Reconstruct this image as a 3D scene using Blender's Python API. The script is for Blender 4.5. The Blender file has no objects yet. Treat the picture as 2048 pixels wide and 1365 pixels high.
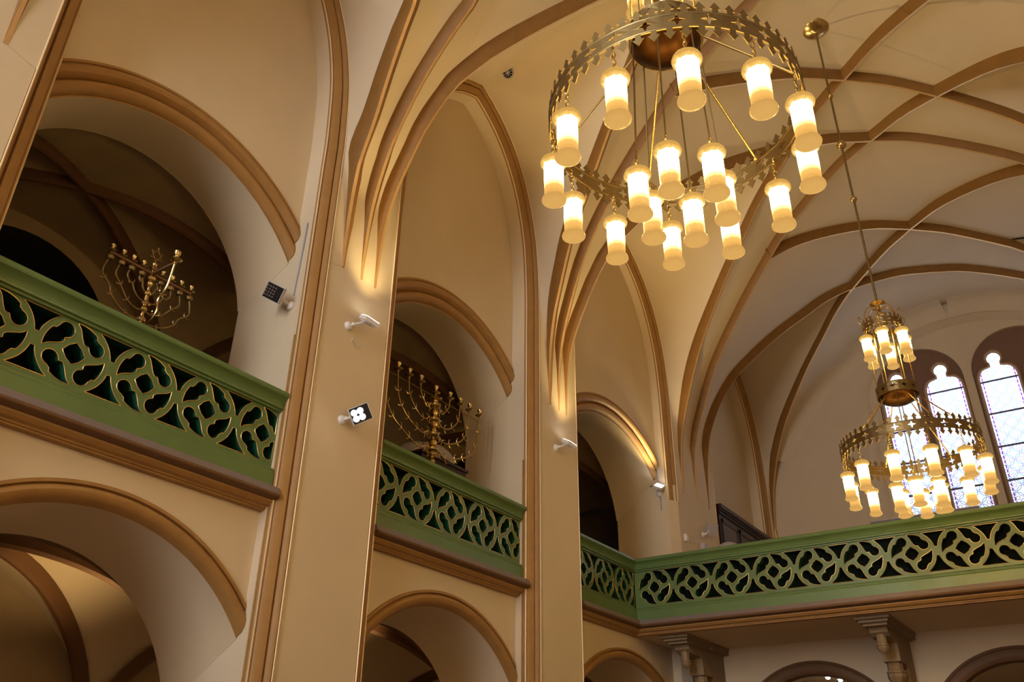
import bpy, math, random
import numpy as np
from mathutils import Vector, Matrix
from mathutils.geometry import tessellate_polygon
random.seed(7)
PI = math.pi
COL = bpy.context.scene.collection
EYE = 1.6                      # camera height; heights below are measured from the eye, shifted once at the end
TOP = []                       # top-level objects

# ------------------------------------------------------------------ helpers
class MB:
    def __init__(s): s.v = []; s.f = []; s.m = []
    def add(s, V, F, m=0):
        n = len(s.v); s.v += [tuple(float(c) for c in p) for p in V]
        s.f += [tuple(i + n for i in f) for f in F]
        s.m += [m] * len(F) if not isinstance(m, (list, tuple)) else list(m)
        return s
    def box(s, a, b, m=0):
        x0, y0, z0 = a; x1, y1, z1 = b
        V = [(x0,y0,z0),(x1,y0,z0),(x1,y1,z0),(x0,y1,z0),(x0,y0,z1),(x1,y0,z1),(x1,y1,z1),(x0,y1,z1)]
        return s.add(V, [(0,3,2,1),(4,5,6,7),(0,1,5,4),(1,2,6,5),(2,3,7,6),(3,0,4,7)], m)
    def obox(s, c, size, rot, m=0):
        """box of given size centred on c, turned by a 3x3 matrix"""
        h = [t / 2 for t in size]; V = []
        for dz in (-1, 1):
            for dx, dy in ((-1,-1),(1,-1),(1,1),(-1,1)):
                V.append(Vector(c) + rot @ Vector((dx*h[0], dy*h[1], dz*h[2])))
        return s.add(V, [(0,3,2,1),(4,5,6,7),(0,1,5,4),(1,2,6,5),(2,3,7,6),(3,0,4,7)], m)
    def tube(s, pts, r, n=8, m=0, closed=False):
        P = [Vector(p) for p in pts]; N = len(P); V = []; F = []
        R = r if isinstance(r, (list, tuple)) else [r] * N
        a = None
        for i in range(N):
            if closed: t = (P[(i+1) % N] - P[i-1])
            else: t = P[min(i+1, N-1)] - P[max(i-1, 0)]
            if t.length < 1e-9: t = Vector((0,0,1))
            t.normalize()
            if a is None:
                a = t.orthogonal().normalized()
            else:
                a = a - t * a.dot(t)
                a = a.normalized() if a.length > 1e-6 else t.orthogonal().normalized()
            b = t.cross(a)
            for k in range(n):
                w = 2*PI*k/n; V.append(P[i] + (a*math.cos(w) + b*math.sin(w)) * R[i])
        M = N if closed else N - 1
        for i in range(M):
            j = (i+1) % N
            for k in range(n):
                l = (k+1) % n; F.append((i*n+k, i*n+l, j*n+l, j*n+k))
        if not closed:
            F.append(tuple(range(n-1, -1, -1))); F.append(tuple((N-1)*n + k for k in range(n)))
        return s.add(V, F, m)
    def lathe(s, prof, c=(0,0,0), n=20, m=0):
        V = []; F = []; L = len(prof)
        for r, z in prof:
            for k in range(n):
                w = 2*PI*k/n; V.append((c[0]+max(r,1e-4)*math.cos(w), c[1]+max(r,1e-4)*math.sin(w), c[2]+z))
        for i in range(L-1):
            for k in range(n):
                l = (k+1) % n; F.append((i*n+k, i*n+l, (i+1)*n+l, (i+1)*n+k))
        F.append(tuple(range(n-1,-1,-1))); F.append(tuple((L-1)*n+k for k in range(n)))
        return s.add(V, F, m)
    def grid(s, G, m=0, flip=False):
        """G: 2-D list of points"""
        A = len(G); B = len(G[0]); V = [p for row in G for p in row]; F = []
        for i in range(A-1):
            for j in range(B-1):
                q = (i*B+j, (i+1)*B+j, (i+1)*B+j+1, i*B+j+1)
                F.append(q[::-1] if flip else q)
        return s.add(V, F, m)
    def prism(s, loops, w0, w1, fn, m=0, mside=None, back=True):
        """loops: outer outline + holes as (u,v) lists; fn(u,v,w)->xyz; front cap at w1"""
        tri = tessellate_polygon([[Vector((u, v, 0)) for u, v in L] for L in loops])
        pts = [p for L in loops for p in L]; n = len(pts)
        Vf = [fn(u, v, w1) for u, v in pts]; Vb = [fn(u, v, w0) for u, v in pts]
        F = []
        for t in tri:
            (a, b, c) = t
            ar = (pts[b][0]-pts[a][0])*(pts[c][1]-pts[a][1]) - (pts[b][1]-pts[a][1])*(pts[c][0]-pts[a][0])
            if ar < 0: t = (a, c, b)
            F.append(tuple(t))
            if back: F.append(tuple(i+n for i in t[::-1]))
        k = len(F); o = 0
        for L in loops:
            A = sum(L[i][0]*L[(i+1) % len(L)][1] - L[(i+1) % len(L)][0]*L[i][1] for i in range(len(L)))
            ccw = A > 0
            hole = o > 0
            for i in range(len(L)):
                j = (i+1) % len(L)
                q = (o+i, o+i+n, o+j+n, o+j)
                if ccw == hole: q = q[::-1]
                F.append(q)
            o += len(L)
        ms = m if mside is None else mside
        return s.add(Vf+Vb, F, [m]*k + [ms]*(len(F)-k))
    def build(s, name, mats, parent=None, smooth=None, loc=None):
        me = bpy.data.meshes.new(name); me.from_pydata(s.v, [], s.f); me.update()
        for m in (mats if isinstance(mats, (list, tuple)) else [mats]): me.materials.append(m)
        if any(s.m): me.polygons.foreach_set('material_index', s.m)
        if smooth:
            me.polygons.foreach_set('use_smooth', [True]*len(me.polygons))
            me.set_sharp_from_angle(angle=math.radians(smooth))
        o = bpy.data.objects.new(name, me); COL.objects.link(o)
        if loc is not None: o.location = loc
        if parent is not None: o.parent = parent
        else: TOP.append(o)
        return o

def thing(name, label, cat, loc=(0,0,0), group=None):
    o = bpy.data.objects.new(name, None); COL.objects.link(o); o.location = loc; o.empty_display_size = .1
    TOP.append(o); return tag(o, label, cat, group)
def tag(o, label, cat=None, group=None):
    o['label'] = label
    if cat: o['category'] = cat
    if group: o['group'] = group
    return o
def struct(o, label=None, cat=None):
    o['kind'] = 'structure'
    if label: o['label'] = label
    if cat: o['category'] = cat
    return o
def dup(root, loc=None):
    r = root.copy(); COL.objects.link(r)
    if r.parent is None: TOP.append(r)
    if loc is not None: r.location = loc
    def rec(a, b):
        for ch in list(a.children):
            c = ch.copy(); COL.objects.link(c); c.parent = b; rec(ch, c)
    rec(root, r); return r
TRIM = [0]
def trim(mb, mats, label, smooth=35):
    TRIM[0] += 1
    o = mb.build('trim_%d' % TRIM[0], mats, None, smooth)
    return struct(o, label, 'moulding')
def smoothline(pts, n=8):
    """Catmull-Rom through pts"""
    P = [np.array(p, float) for p in pts]; out = []
    for i in range(len(P)-1):
        p0 = P[i-1] if i else 2*P[0]-P[1]; p1 = P[i]; p2 = P[i+1]; p3 = P[i+2] if i+2 < len(P) else 2*P[-1]-P[-2]
        for k in range(n):
            t = k/n
            out.append(.5*((2*p1)+(-p0+p2)*t+(2*p0-5*p1+4*p2-p3)*t*t+(-p0+3*p1-3*p2+p3)*t**3))
    out.append(P[-1]); return np.array(out)
def arc(c, r, a0, a1, n):
    return [(c[0]+r*math.cos(a0+(a1-a0)*i/n), c[1]+r*math.sin(a0+(a1-a0)*i/n)) for i in range(n+1)]

# ------------------------------------------------------------------ materials
def mat(name, col, rough=.6, metal=0, noise=0, scale=3, bump=0, spec=None, emit=None, estr=0, detail=5):
    m = bpy.data.materials.new(name); m.use_nodes = True; nt = m.node_tree; N = nt.nodes; L = nt.links
    b = N['Principled BSDF']; b.inputs['Base Color'].default_value = (*col, 1)
    b.inputs['Roughness'].default_value = rough; b.inputs['Metallic'].default_value = metal
    if spec is not None: b.inputs['Specular IOR Level'].default_value = spec
    if noise or bump:
        tc = N.new('ShaderNodeTexCoord'); nz = N.new('ShaderNodeTexNoise')
        nz.inputs['Scale'].default_value = scale; nz.inputs['Detail'].default_value = detail
        L.new(tc.outputs['Object'], nz.inputs['Vector'])
        if noise:
            mx = N.new('ShaderNodeMix'); mx.data_type = 'RGBA'
            mx.inputs[6].default_value = (*[max(0, c*(1-noise)) for c in col], 1)
            mx.inputs[7].default_value = (*[min(1, c*(1+noise)) for c in col], 1)
            L.new(nz.outputs['Fac'], mx.inputs[0]); L.new(mx.outputs[2], b.inputs['Base Color'])
        if bump:
            n2 = N.new('ShaderNodeTexNoise'); n2.inputs['Scale'].default_value = scale*9; n2.inputs['Detail'].default_value = 6
            L.new(tc.outputs['Object'], n2.inputs['Vector'])
            bp = N.new('ShaderNodeBump'); bp.inputs['Strength'].default_value = bump; bp.inputs['Distance'].default_value = .01
            L.new(n2.outputs['Fac'], bp.inputs['Height']); L.new(bp.outputs['Normal'], b.inputs['Normal'])
    if emit:
        b.inputs['Emission Color'].default_value = (*emit, 1); b.inputs['Emission Strength'].default_value = estr
    return m
CREAM   = mat('cream plaster', (.645,.53,.375), .75, noise=.06, scale=1.3, bump=.10)
VAULT   = mat('vault plaster', (.645,.53,.375), .75, noise=.06, scale=1.3, bump=.10)
BROWN   = mat('ochre brown paint', (.35,.185,.055), .55, noise=.16, scale=7, bump=.15)
RIBM    = mat('rib brown paint', (.23,.105,.018), .55, noise=.18, scale=6, bump=.15)
GOLD    = mat('gold leaf', (.80,.56,.25), .42, 1, noise=.12, scale=14, bump=.2)
GREEN   = mat('green enamel paint', (.112,.185,.062), .38, noise=.12, scale=5, bump=.1)
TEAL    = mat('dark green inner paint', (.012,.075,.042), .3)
DARKGREEN = mat('near black shade green', (.0025,.006,.005), .8, spec=.1)  # near black, so the openings read as unlit gallery behind
LEDGE   = mat('mauve grey stone', (.19,.15,.145), .6, noise=.12, scale=9, bump=.2)
SHADOWB = mat('dark and shaded brown', (.14,.065,.025), .6, noise=.15, scale=8)  # brown with the dimness of aisles and ledge underside mixed into it
BRASS   = mat('brass', (.62,.45,.19), .25, 1, noise=.12, scale=12)
BRASSD  = mat('aged brass', (.29,.215,.10), .42, 1, noise=.2, scale=10)
BRONZE  = mat('reddish bronze', (.11,.05,.018), .34, 1, noise=.2, scale=5)
WHITEP  = mat('white enamel', (.72,.69,.70), .45)
LAMPGREY= mat('grey lamp housing', (.45,.42,.43), .45, .2)
BLACKG  = mat('black glass', (.012,.012,.015), .15)
LEDM    = mat('led off', (.11,.07,.05), .35)
LEDON   = mat('led lit', (1,1,1), .4, emit=(1,.95,.88), estr=14)
DARKWOOD= mat('dark mahogany', (.030,.012,.014), .35, noise=.35, scale=6)
GREYWOOD= mat('grey brown panel', (.085,.060,.065), .4, noise=.15, scale=4)
CLOTH   = mat('off white cloth', (.40,.36,.37), .8, noise=.1, scale=5)
DARKW   = mat('dimmed gallery plaster', (.42,.31,.18), .85, noise=.12, scale=3)  # plaster toned down for the dim gallery; albedo lifted instead of a lamp
BLACKW  = mat('unlit window glass', (.004,.004,.004), .3)
FLOORM  = mat('floor boards', (.22,.14,.08), .5, noise=.2, scale=3)
FRAMEM  = mat('window stone brown', (.20,.105,.062), .6, noise=.12, scale=5)
CABLE   = mat('blue grey cable', (.30,.30,.42), .5)
LEAD    = mat('window lead', (.05,.03,.10), .5)
EDGEG   = mat('pale gilt edge line', (.86,.68,.42), .45, .4)
EDGER   = mat('pale gilt nose', (.72,.46,.20), .40, .55, noise=.1, scale=12)  # paler, less metallic than the gold leaf along the rib nose
STONE   = mat('consoles stone', (.26,.18,.10), .65, noise=.15, scale=6, bump=.2)
GILT    = mat('gilt letters', (.75,.62,.38), .4, .6)

def lamp_material():
    m = bpy.data.materials.new('lit alabaster'); m.use_nodes = True; nt = m.node_tree; N = nt.nodes; L = nt.links
    b = N['Principled BSDF']; b.inputs['Base Color'].default_value = (.004,.002,.001,1); b.inputs['Roughness'].default_value = .25; b.inputs['Specular IOR Level'].default_value = .02
    tc = N.new('ShaderNodeTexCoord'); sp = N.new('ShaderNodeSeparateXYZ'); L.new(tc.outputs['Object'], sp.inputs[0])
    nz = N.new('ShaderNodeTexNoise'); nz.inputs['Scale'].default_value = 30
    mp = N.new('ShaderNodeMapping'); mp.inputs['Scale'].default_value = (1,1,.25)
    L.new(tc.outputs['Object'], mp.inputs[0]); L.new(mp.outputs[0], nz.inputs['Vector'])
    mr = N.new('ShaderNodeMapRange'); mr.inputs['From Min'].default_value = 0; mr.inputs['From Max'].default_value = -.37
    L.new(sp.outputs['Z'], mr.inputs['Value'])
    ad = N.new('ShaderNodeMath'); ad.operation = 'MULTIPLY_ADD'; ad.inputs[1].default_value = .05; L.new(nz.outputs['Fac'], ad.inputs[0])
    sb = N.new('ShaderNodeMath'); sb.operation = 'SUBTRACT'; sb.inputs[1].default_value = .025
    L.new(mr.outputs['Result'], ad.inputs[2]); L.new(ad.outputs[0], sb.inputs[0])
    cr = N.new('ShaderNodeValToRGB'); E = cr.color_ramp.elements
    E[0].position = 0; E[0].color = (.46,.26,.075,1); E[1].position = 1; E[1].color = (.62,.34,.09,1)
    for p, c in ((.15,(.60,.32,.065,1)), (.19,(1,.63,.175,1)), (.50,(1,.62,.17,1)), (.63,(1,.60,.17,1)), (.80,(.80,.42,.095,1)), (.93,(.55,.29,.075,1))):
        e = E.new(p); e.color = c
    L.new(sb.outputs[0], cr.inputs[0])
    st = N.new('ShaderNodeValToRGB'); S = st.color_ramp.elements
    S[0].position = .185; S[0].color = (0,0,0,1); S[1].position = .70; S[1].color = (0,0,0,1)
    for p, v in ((.24,1), (.40,1), (.50,.45), (.58,.10)):
        e = S.new(p); e.color = (v,v,v,1)
    L.new(sb.outputs[0], st.inputs[0])
    ml = N.new('ShaderNodeMath'); ml.operation = 'MULTIPLY_ADD'; ml.inputs[1].default_value = LAMP_E; ml.inputs[2].default_value = 1.05
    L.new(st.outputs['Color'], ml.inputs[0])
    L.new(cr.outputs['Color'], b.inputs['Emission Color']); L.new(ml.outputs[0], b.inputs['Emission Strength'])
    return m
LAMP_E = 50
LAMPM = lamp_material()

def glass_material():
    m = bpy.data.materials.new('daylit leaded glass'); m.use_nodes = True; nt = m.node_tree; N = nt.nodes; L = nt.links
    for n in list(N): N.remove(n)
    out = N.new('ShaderNodeOutputMaterial'); em = N.new('ShaderNodeEmission')
    tc = N.new('ShaderNodeTexCoord'); sp = N.new('ShaderNodeSeparateXYZ'); L.new(tc.outputs['Object'], sp.inputs[0])
    def M(op, a, b=None, c=None):
        n = N.new('ShaderNodeMath'); n.operation = op
        for i, v in enumerate((a, b, c)):
            if v is None: continue
            if isinstance(v, (int, float)): n.inputs[i].default_value = v
            else: L.new(v, n.inputs[i])
        return n.outputs[0]
    X = sp.outputs['X']; Z = sp.outputs['Z']; P = .30
    def ring(off, r, w):
        fx = M('SUBTRACT', M('FRACT', M('ADD', M('DIVIDE', X, P), off+.5)), .5)
        fz = M('SUBTRACT', M('FRACT', M('ADD', M('DIVIDE', Z, P), off+.5)), .5)
        d = M('SQRT', M('ADD', M('MULTIPLY', fx, fx), M('MULTIPLY', fz, fz)))
        return M('LESS_THAN', M('ABSOLUTE', M('SUBTRACT', d, r)), w)
    r1 = ring(0, .44, .028); r2 = ring(.5, .44, .028); r3 = ring(0, .13, .028)
    border = M('LESS_THAN', M('ABSOLUTE', M('SUBTRACT', M('ABSOLUTE', X), .36)), .014)
    dash = M('GREATER_THAN', M('FRACT', M('MULTIPLY', Z, 9)), .25)
    border = M('MULTIPLY', border, dash)
    def mixc(fac, a, b):
        n = N.new('ShaderNodeMix'); n.data_type = 'RGBA'; L.new(fac, n.inputs[0])
        for i, v in ((6, a), (7, b)):
            if isinstance(v, tuple): n.inputs[i].default_value = (*v, 1)
            else: L.new(v, n.inputs[i])
        return n.outputs[2]
    c = mixc(r1, (.92,.94,1.0), (.12,.42,.60)); c = mixc(r2, c, (.35,.30,.55)); c = mixc(r3, c, (.35,.42,.45)); c = mixc(border, c, (.16,.03,.34))
    # pane's own glow graded stronger upwards, standing in for brighter sky outside
    mr = N.new('ShaderNodeMapRange'); mr.inputs['From Min'].default_value = 6.2; mr.inputs['From Max'].default_value = 8.9
    mr.inputs['To Min'].default_value = .95; mr.inputs['To Max'].default_value = 2.5
    L.new(Z, mr.inputs['Value']); L.new(c, em.inputs['Color']); L.new(mr.outputs['Result'], em.inputs['Strength'])
    L.new(em.outputs[0], out.inputs['Surface']); return m
GLASS = glass_material()

# ------------------------------------------------------------------ the plan
W = 10.2; XC = 5.1
PIERS = [(1.035,2.125), (5.68,6.77), (10.28,11.42), (15.40,17.44)]
JX = -.12                      # plane of the inner edge of the pier mouldings
BACK = -1.25                   # back of the arcade wall
ZT = 5.7                       # springing of the vault
BAYS = [(PIERS[i][1]+.2, PIERS[i+1][0]-.2) for i in range(3)] + [(17.64, 21.06)]
FLOOR = -1.6; YEND = 21.5

# formeret (wall arch) template: distance from jamb, height
FT = [(0,7.0),(0,7.4),(.03,8.0),(.07,8.4),(.15,8.8),(.27,9.2),(.45,9.6),(.70,9.98),(1.0,10.28),(1.3,10.48),(1.55,10.60)]
def formeret(bay, zl, zr):
    """inner path (y,z) left foot -> apex -> right foot, and mitred in-plane normals"""
    yl, yr = bay; hw = (yr-yl)/2
    S = smoothline(FT, 5)
    half = np.stack([S[:,0]*hw/1.55, S[:,1]], 1)
    right = [(yr-d, z) for d, z in half]; left = [(yl+d, z) for d, z in half]
    foot = lambda y, z0: [(y, z) for z in np.linspace(z0, 6.9, 12)]
    P = np.array(foot(yl, zl) + left + right[::-1][1:] + foot(yr, zr)[::-1])
    D = np.diff(P, axis=0); D /= np.linalg.norm(D, axis=1)[:,None]
    n = np.stack([-D[:,1], D[:,0]], 1)          # left normal of travel; travel is up then over to the right
    Nn = []
    for i in range(len(P)):
        a = n[max(i-1,0)]; b = n[min(i,len(n)-1)]; m = a+b; m /= np.linalg.norm(m); Nn.append(m/max(.5, m@a))
    return P, np.array(Nn)
MPROF = [(.03,-.26),(.0,-.135),(.010,-.112),(.022,-.104),(.028,-.112),(.036,-.098),(.060,-.078),(.090,-.060),(.118,-.048),(.128,-.050),(.134,-.085),(.146,-.085),(.150,-.052),(.160,-.030),(.176,-.012),(.190,-.004),(.198,-.012),(.206,.008),(.212,-.02),(.212,-.2)]
FORM = []
for i, b in enumerate(BAYS):
    zl = FLOOR; zr = FLOOR
    if i == 2: zr = 5.38
    if i == 3: zl = 3.0; zr = 2.8
    P, Nn = formeret(b, zl, zr); FORM.append((P, Nn))
    mb = MB(); G = [[(x, p[0]+q[0]*n, p[1]+q[1]*n) for n, x in MPROF] for p, q in zip(P, Nn)]
    mb.grid(G)
    for e in (0, -1):
        mb.add(G[e], [tuple(range(len(MPROF)))] if e == -1 else [tuple(range(len(MPROF)-1,-1,-1))])
    where = ['nearest the left edge, rising beside the wide pier with two floodlights', 'middle one, framing the bay with the upright menorah candlestick',
             'that stops short above the glowing floodlight', 'over the cabinet on the far gallery'][i]
    o = trim(mb, BROWN, 'ochre brown pier and wall arch moulding, ' + where, 30)
    for nn, xx, r in ((.007,-.112,.0095), (.200,.007,.0085)):
        MB().tube([(xx, p[0]+q[0]*nn, p[1]+q[1]*nn) for p, q in zip(P, Nn)], r, 6).build('gilded_edge', EDGEG, o, 60)['label'] = 'gold line along the moulding edge'

# ------------------------------------------------------------------ vault surfaces
S = smoothline(list(zip([0,.05,.15,.4,.9,1.65,2.4,3.1,4.3,5.1],[5.65,6.4,6.9,7.5,8.4,9.25,9.95,10.5,11.05,11.2])), 16)
nx_, nz_ = S[:,0], S[:,1]
T = np.gradient(S, axis=0); T /= np.linalg.norm(T, axis=1)[:,None]; T[-1] = (1,0)
NX, NZ = -T[:,1], T[:,0]
ss = np.clip((nz_-5.7)/1.6, 0, 1); SM = ss*ss*(3-2*ss); DEP = .15*SM; DEPL = .10*SM
WX = np.maximum(.002, nx_+NX*DEP); WZ = nz_+NZ*DEP; WX = np.maximum.accumulate(WX); WX[-1] = XC
LX = np.maximum.accumulate(np.maximum(.002, nx_+NX*DEPL)); LZ = nz_+NZ*DEPL
def at(x, arr): return np.interp(x, nx_, arr)
RIBR = {0:[(0,1.83),(.95,1.86),(1.5,2.1),(3.9,3.95),(5.1,4.8)], 1:[(0,6.47),(.6,6.48),(1.05,6.58),(1.47,6.80),(2.69,7.62),(5.1,9.42)],
        2:[(0,11.10),(.6,11.08),(.95,11.1),(1.5,11.30),(3.9,13.15),(5.1,14.05)], 3:[(0,17.07),(.43,17.24),(1.83,17.95),(3.36,18.66),(5.1,19.46)]}
RIBL = {1:[(0,5.89),(.2,5.78),(.45,5.72),(.87,5.55),(1.29,5.37),(5.1,3.05)], 2:[(0,10.57),(.25,10.38),(.77,10.06),(1.26,9.80),(5.1,7.36)],
        3:[(0,15.70),(.4,15.43),(.91,15.09),(1.66,14.57),(2.35,14.10),(3.1,13.59),(5.1,12.2)], 4:[(0,21.48),(.56,21.03),(1.29,20.44),(2.32,19.63),(3.33,18.82),(5.1,17.42)],
        0:[(0,1.2),(.4,1.05),(1.3,.6),(5.1,-1.8)]}
RIBM_ = {0:[(0,1.58),(5.1,.3)], 1:[(0,6.22),(.4,6.11),(1.3,6.07),(1.69,6.07),(5.1,4.8)], 2:[(0,10.86),(.58,10.60),(1.31,10.38),(4.48,9.66),(5.1,9.42)], 3:[(0,16.39),(.27,16.27),(.86,16.0),(1.64,15.65),(2.64,15.19),(5.1,14.05)]}
def ycurve(pl, n=90):
    xs = nx_; p = np.array(pl); return np.interp(xs, p[:,0], p[:,1])
YR = {k: np.maximum.accumulate(ycurve(v)) for k, v in RIBR.items()}
YL = {k: np.minimum.accumulate(ycurve(v)) for k, v in RIBL.items()}
NODE = {}
for k in range(4):
    d = YR[k]-YL[k+1]; j = int(np.argmax(d >= 0)); NODE[k] = j
DZX = [0,.04,.15,.43,1.13,1.83,2.5,3.36,4.3,5.1]; DZV = [0,.10,.38,.50,.40,.36,.27,.22,.09,0]
def DZ(x, y):
    """the last bay before the window wall rises a little steeper than the others"""
    m = np.array(RIBM_[3]); r = np.array(RIBR[3]); ym = np.interp(x, m[:,0], m[:,1]); yr = np.interp(x, r[:,0], r[:,1])
    return float(np.clip((y-ym-.15)/(yr-ym-.15), 0, 1)*np.interp(x, DZX, DZV))
def idx_r(y):
    """table index (float) on the rib that bounds the barrel at this y"""
    for k in range(4):
        if YR[k][0] < y < YL[k+1][0]:
            j = NODE[k]; yn = .5*(YR[k][j]+YL[k+1][j])
            if y <= yn: return float(np.interp(y, YR[k][:j+1]+np.arange(j+1)*1e-7, np.arange(j+1)))
            return float(np.interp(-y, -YL[k+1][:j+1]+np.arange(j+1)*1e-7, np.arange(j+1)))
    return 0.
ys = set(np.linspace(-9, 1, 8)) | set(np.arange(1.0, YEND, .12)) | {YEND}
for k in range(4):
    for A in (YR[k], YL[k+1]):
        ys |= set(np.round(A[:NODE[k]+1:2], 5)) | {float(A[0])-2e-4, float(A[0])+2e-4}
ys = [y for y in sorted(ys) if y <= YEND]
mb = MB(); G = []
NI = len(nx_)-1; MC = 44
last = 0.
for y in ys:
    i0 = idx_r(y); row = []
    if G and abs(i0-last) > 14: mb.grid(G); G = []
    last = i0
    for t in np.linspace(0, 1, MC):
        f = i0+(NI-i0)*t; xx = float(np.interp(f, range(NI+1), WX)); row.append((xx, y, float(np.interp(f, range(NI+1), WZ))+DZ(float(np.interp(f, range(NI+1), nx_)), y)))
    row += [(W-x, yy, z) for x, yy, z in row[::-1][1:]]
    G.append(row)
mb.grid(G)
for k in range(4):                                  # lunettes over the bays
    P, Nn = FORM[k]; out = P+Nn*.205; ap = int(np.argmax(P[:,1])); j = NODE[k]
    node = np.array([LX[j], .5*(YR[k][j]+YL[k+1][j]), LZ[j]+(DZ(nx_[j], 20.5) if k == 3 else 0)])
    for side in (0, 1):
        A = np.stack([LX[:j+1], (YR[k] if side == 0 else YL[k+1])[:j+1], LZ[:j+1]+(np.array([DZ(x, 21.4) for x in nx_[:j+1]]) if k == 3 else 0)], 1); A[-1] = node
        B = out[:ap+1] if side == 0 else out[ap:][::-1]
        keep = B[B[:,1] > ZT-.1]; y00 = float(np.interp(ZT-.1, B[:,1], B[:,0])); B = np.r_[[[y00, ZT-.1]], keep]; B3 = np.stack([np.full(len(B), .004), B[:,0], B[:,1]], 1)
        ridge = np.stack([np.linspace(B3[-1][c], node[c], 12) for c in range(3)], 1)
        def resample(Q, n):
            d = np.r_[0, np.cumsum(np.linalg.norm(np.diff(Q, axis=0), axis=1))]; u = np.linspace(0, d[-1], n)
            return np.stack([np.interp(u, d, Q[:,c]) for c in range(3)], 1)
        n1, n2 = 42, 18
        Bs = np.r_[resample(B3, n1), resample(ridge, n2+1)[1:]]
        As = resample(A, n1+n2)
        g = []
        for a, b in zip(As, Bs):
            g.append([tuple(a+(b-a)*t) for t in np.linspace(0, 1, 9)])
        mb.grid(g); mb.grid([[(W-x, y, z) for x, y, z in r] for r in g])
ceil = mb.build('ceiling', VAULT, None, 50); struct(ceil, 'cream net vault over the nave')

# ribs
RIBSEC = [(-.100,.36),(-.098,.20),(-.082,.08),(-.022,0),(.022,0),(.082,.08),(.098,.20),(.100,.36)]   # across, depth behind the nose
def rib_path(left, right=None, x0=0., mirror_end=None):
    """points on the nose surface: left half plan polyline, then the mirrored plan polyline of the other side"""
    pts = []
    def half(pl, xs):
        p = np.array(pl); return [(x, float(np.interp(x, p[:,0], p[:,1]))) for x in xs]
    base = np.r_[nx_[::4], XC]; base = np.unique(np.round(base, 5))
    xs = base[base >= x0-1e-6]
    if x0 > 0: xs = np.unique(np.r_[x0, xs])
    for x, y in half(left, xs): pts.append((x, y, x, 1))
    if right is not None:
        xe = mirror_end or 0.
        xs = base[base >= xe][::-1][1:]
        for x, y in half(right, xs): pts.append((W-x, y, x, -1))
    return pts
def rib(left, right, label, x0=0., mirror_end=None, clip_y=None, foot=False):
    q = rib_path(left, right, x0, mirror_end)
    if clip_y: q = [p for p in q if p[1] <= clip_y]
    P = [Vector((a, y, at(x, nz_)+DZ(x, y))) for a, y, x, sg in q]; Nv = [Vector((at(x, NX)*sg, 0, at(x, NZ))) for a, y, x, sg in q]
    if foot:
        f0 = P[0]; P = [Vector((.05, f0.y-.06, z)) for z in (2.9, 3.8, 4.7)] + P[2:]; Nv = [Vector((-1,0,0))]*3 + Nv[2:]
    G = []; nose = [[], []]
    for i in range(len(P)):
        t = (P[min(i+1,len(P)-1)]-P[max(i-1,0)]).normalized(); s = Vector((t.y, -t.x, 0)); s = (s if s.length > 1e-4 else Vector((0,-1,0))).normalized(); n = s.cross(t).normalized(); n = n if n.dot(Nv[i]) > 0 else -n; s = t.cross(n)
        G.append([P[i]+s*a+n*d for a, d in RIBSEC])
        for e, a in ((0,-.021), (1,.021)):
            nose[e].append(P[i]+s*a-n*.004)
    mb = MB(); mb.grid(G)
    for e in (0, -1): mb.add(G[e], [tuple(range(len(RIBSEC)))])
    o = trim(mb, RIBM, label, 40)
    g2 = MB(); g2.grid([[a, b] for a, b in zip(*nose)])
    g2.build('gilded_edge', EDGER, o)['label'] = 'narrow gilded nose of the rib'
    return o
LIERNE = {1:[(2.5,5.85),(5.1,7.36)], 2:[(2.8,10.06),(5.1,12.2)], 3:[(2.58,15.24),(5.1,17.42)]}
PN = ['the pier at the left edge', 'the pier with two floodlights', 'the middle pier', 'the pier by the far gallery']
for k in (0, 1, 2):
    rib(RIBR[k], RIBM_[k+1], 'brown vault rib, right-hand one of three rising from ' + PN[k])
    rib(RIBM_[k+1], RIBR[k], 'brown vault rib, middle one of three rising from ' + PN[k+1])
rib(RIBR[3], [(0,21.9),(5.1,19.46)], 'brown vault rib, right-hand one of three rising from ' + PN[3], clip_y=21.45)
rib(RIBL[1], None, 'brown vault rib, left-hand one of three rising from ' + PN[1])
rib(RIBL[2], LIERNE[1], 'brown vault rib, left-hand one of three rising from ' + PN[2], mirror_end=2.5)
rib(RIBL[3], LIERNE[2], 'brown vault rib, left-hand one of three rising from ' + PN[3], mirror_end=2.8)
rib(RIBL[4], LIERNE[3], 'brown vault rib rising from the corner beside the window wall', mirror_end=2.58, foot=True)
rib(RIBL[0], None, 'brown vault rib, left-hand one at the left edge')
rib(LIERNE[1], RIBL[2], 'short brown cross rib of the vault above the near chandelier', x0=2.5)
rib(LIERNE[2], RIBL[3], 'brown cross rib of the vault behind the near chandelier lamps', x0=2.8)
rib(LIERNE[3], RIBL[4], 'brown cross rib of the vault before the window wall', x0=2.58)

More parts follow.
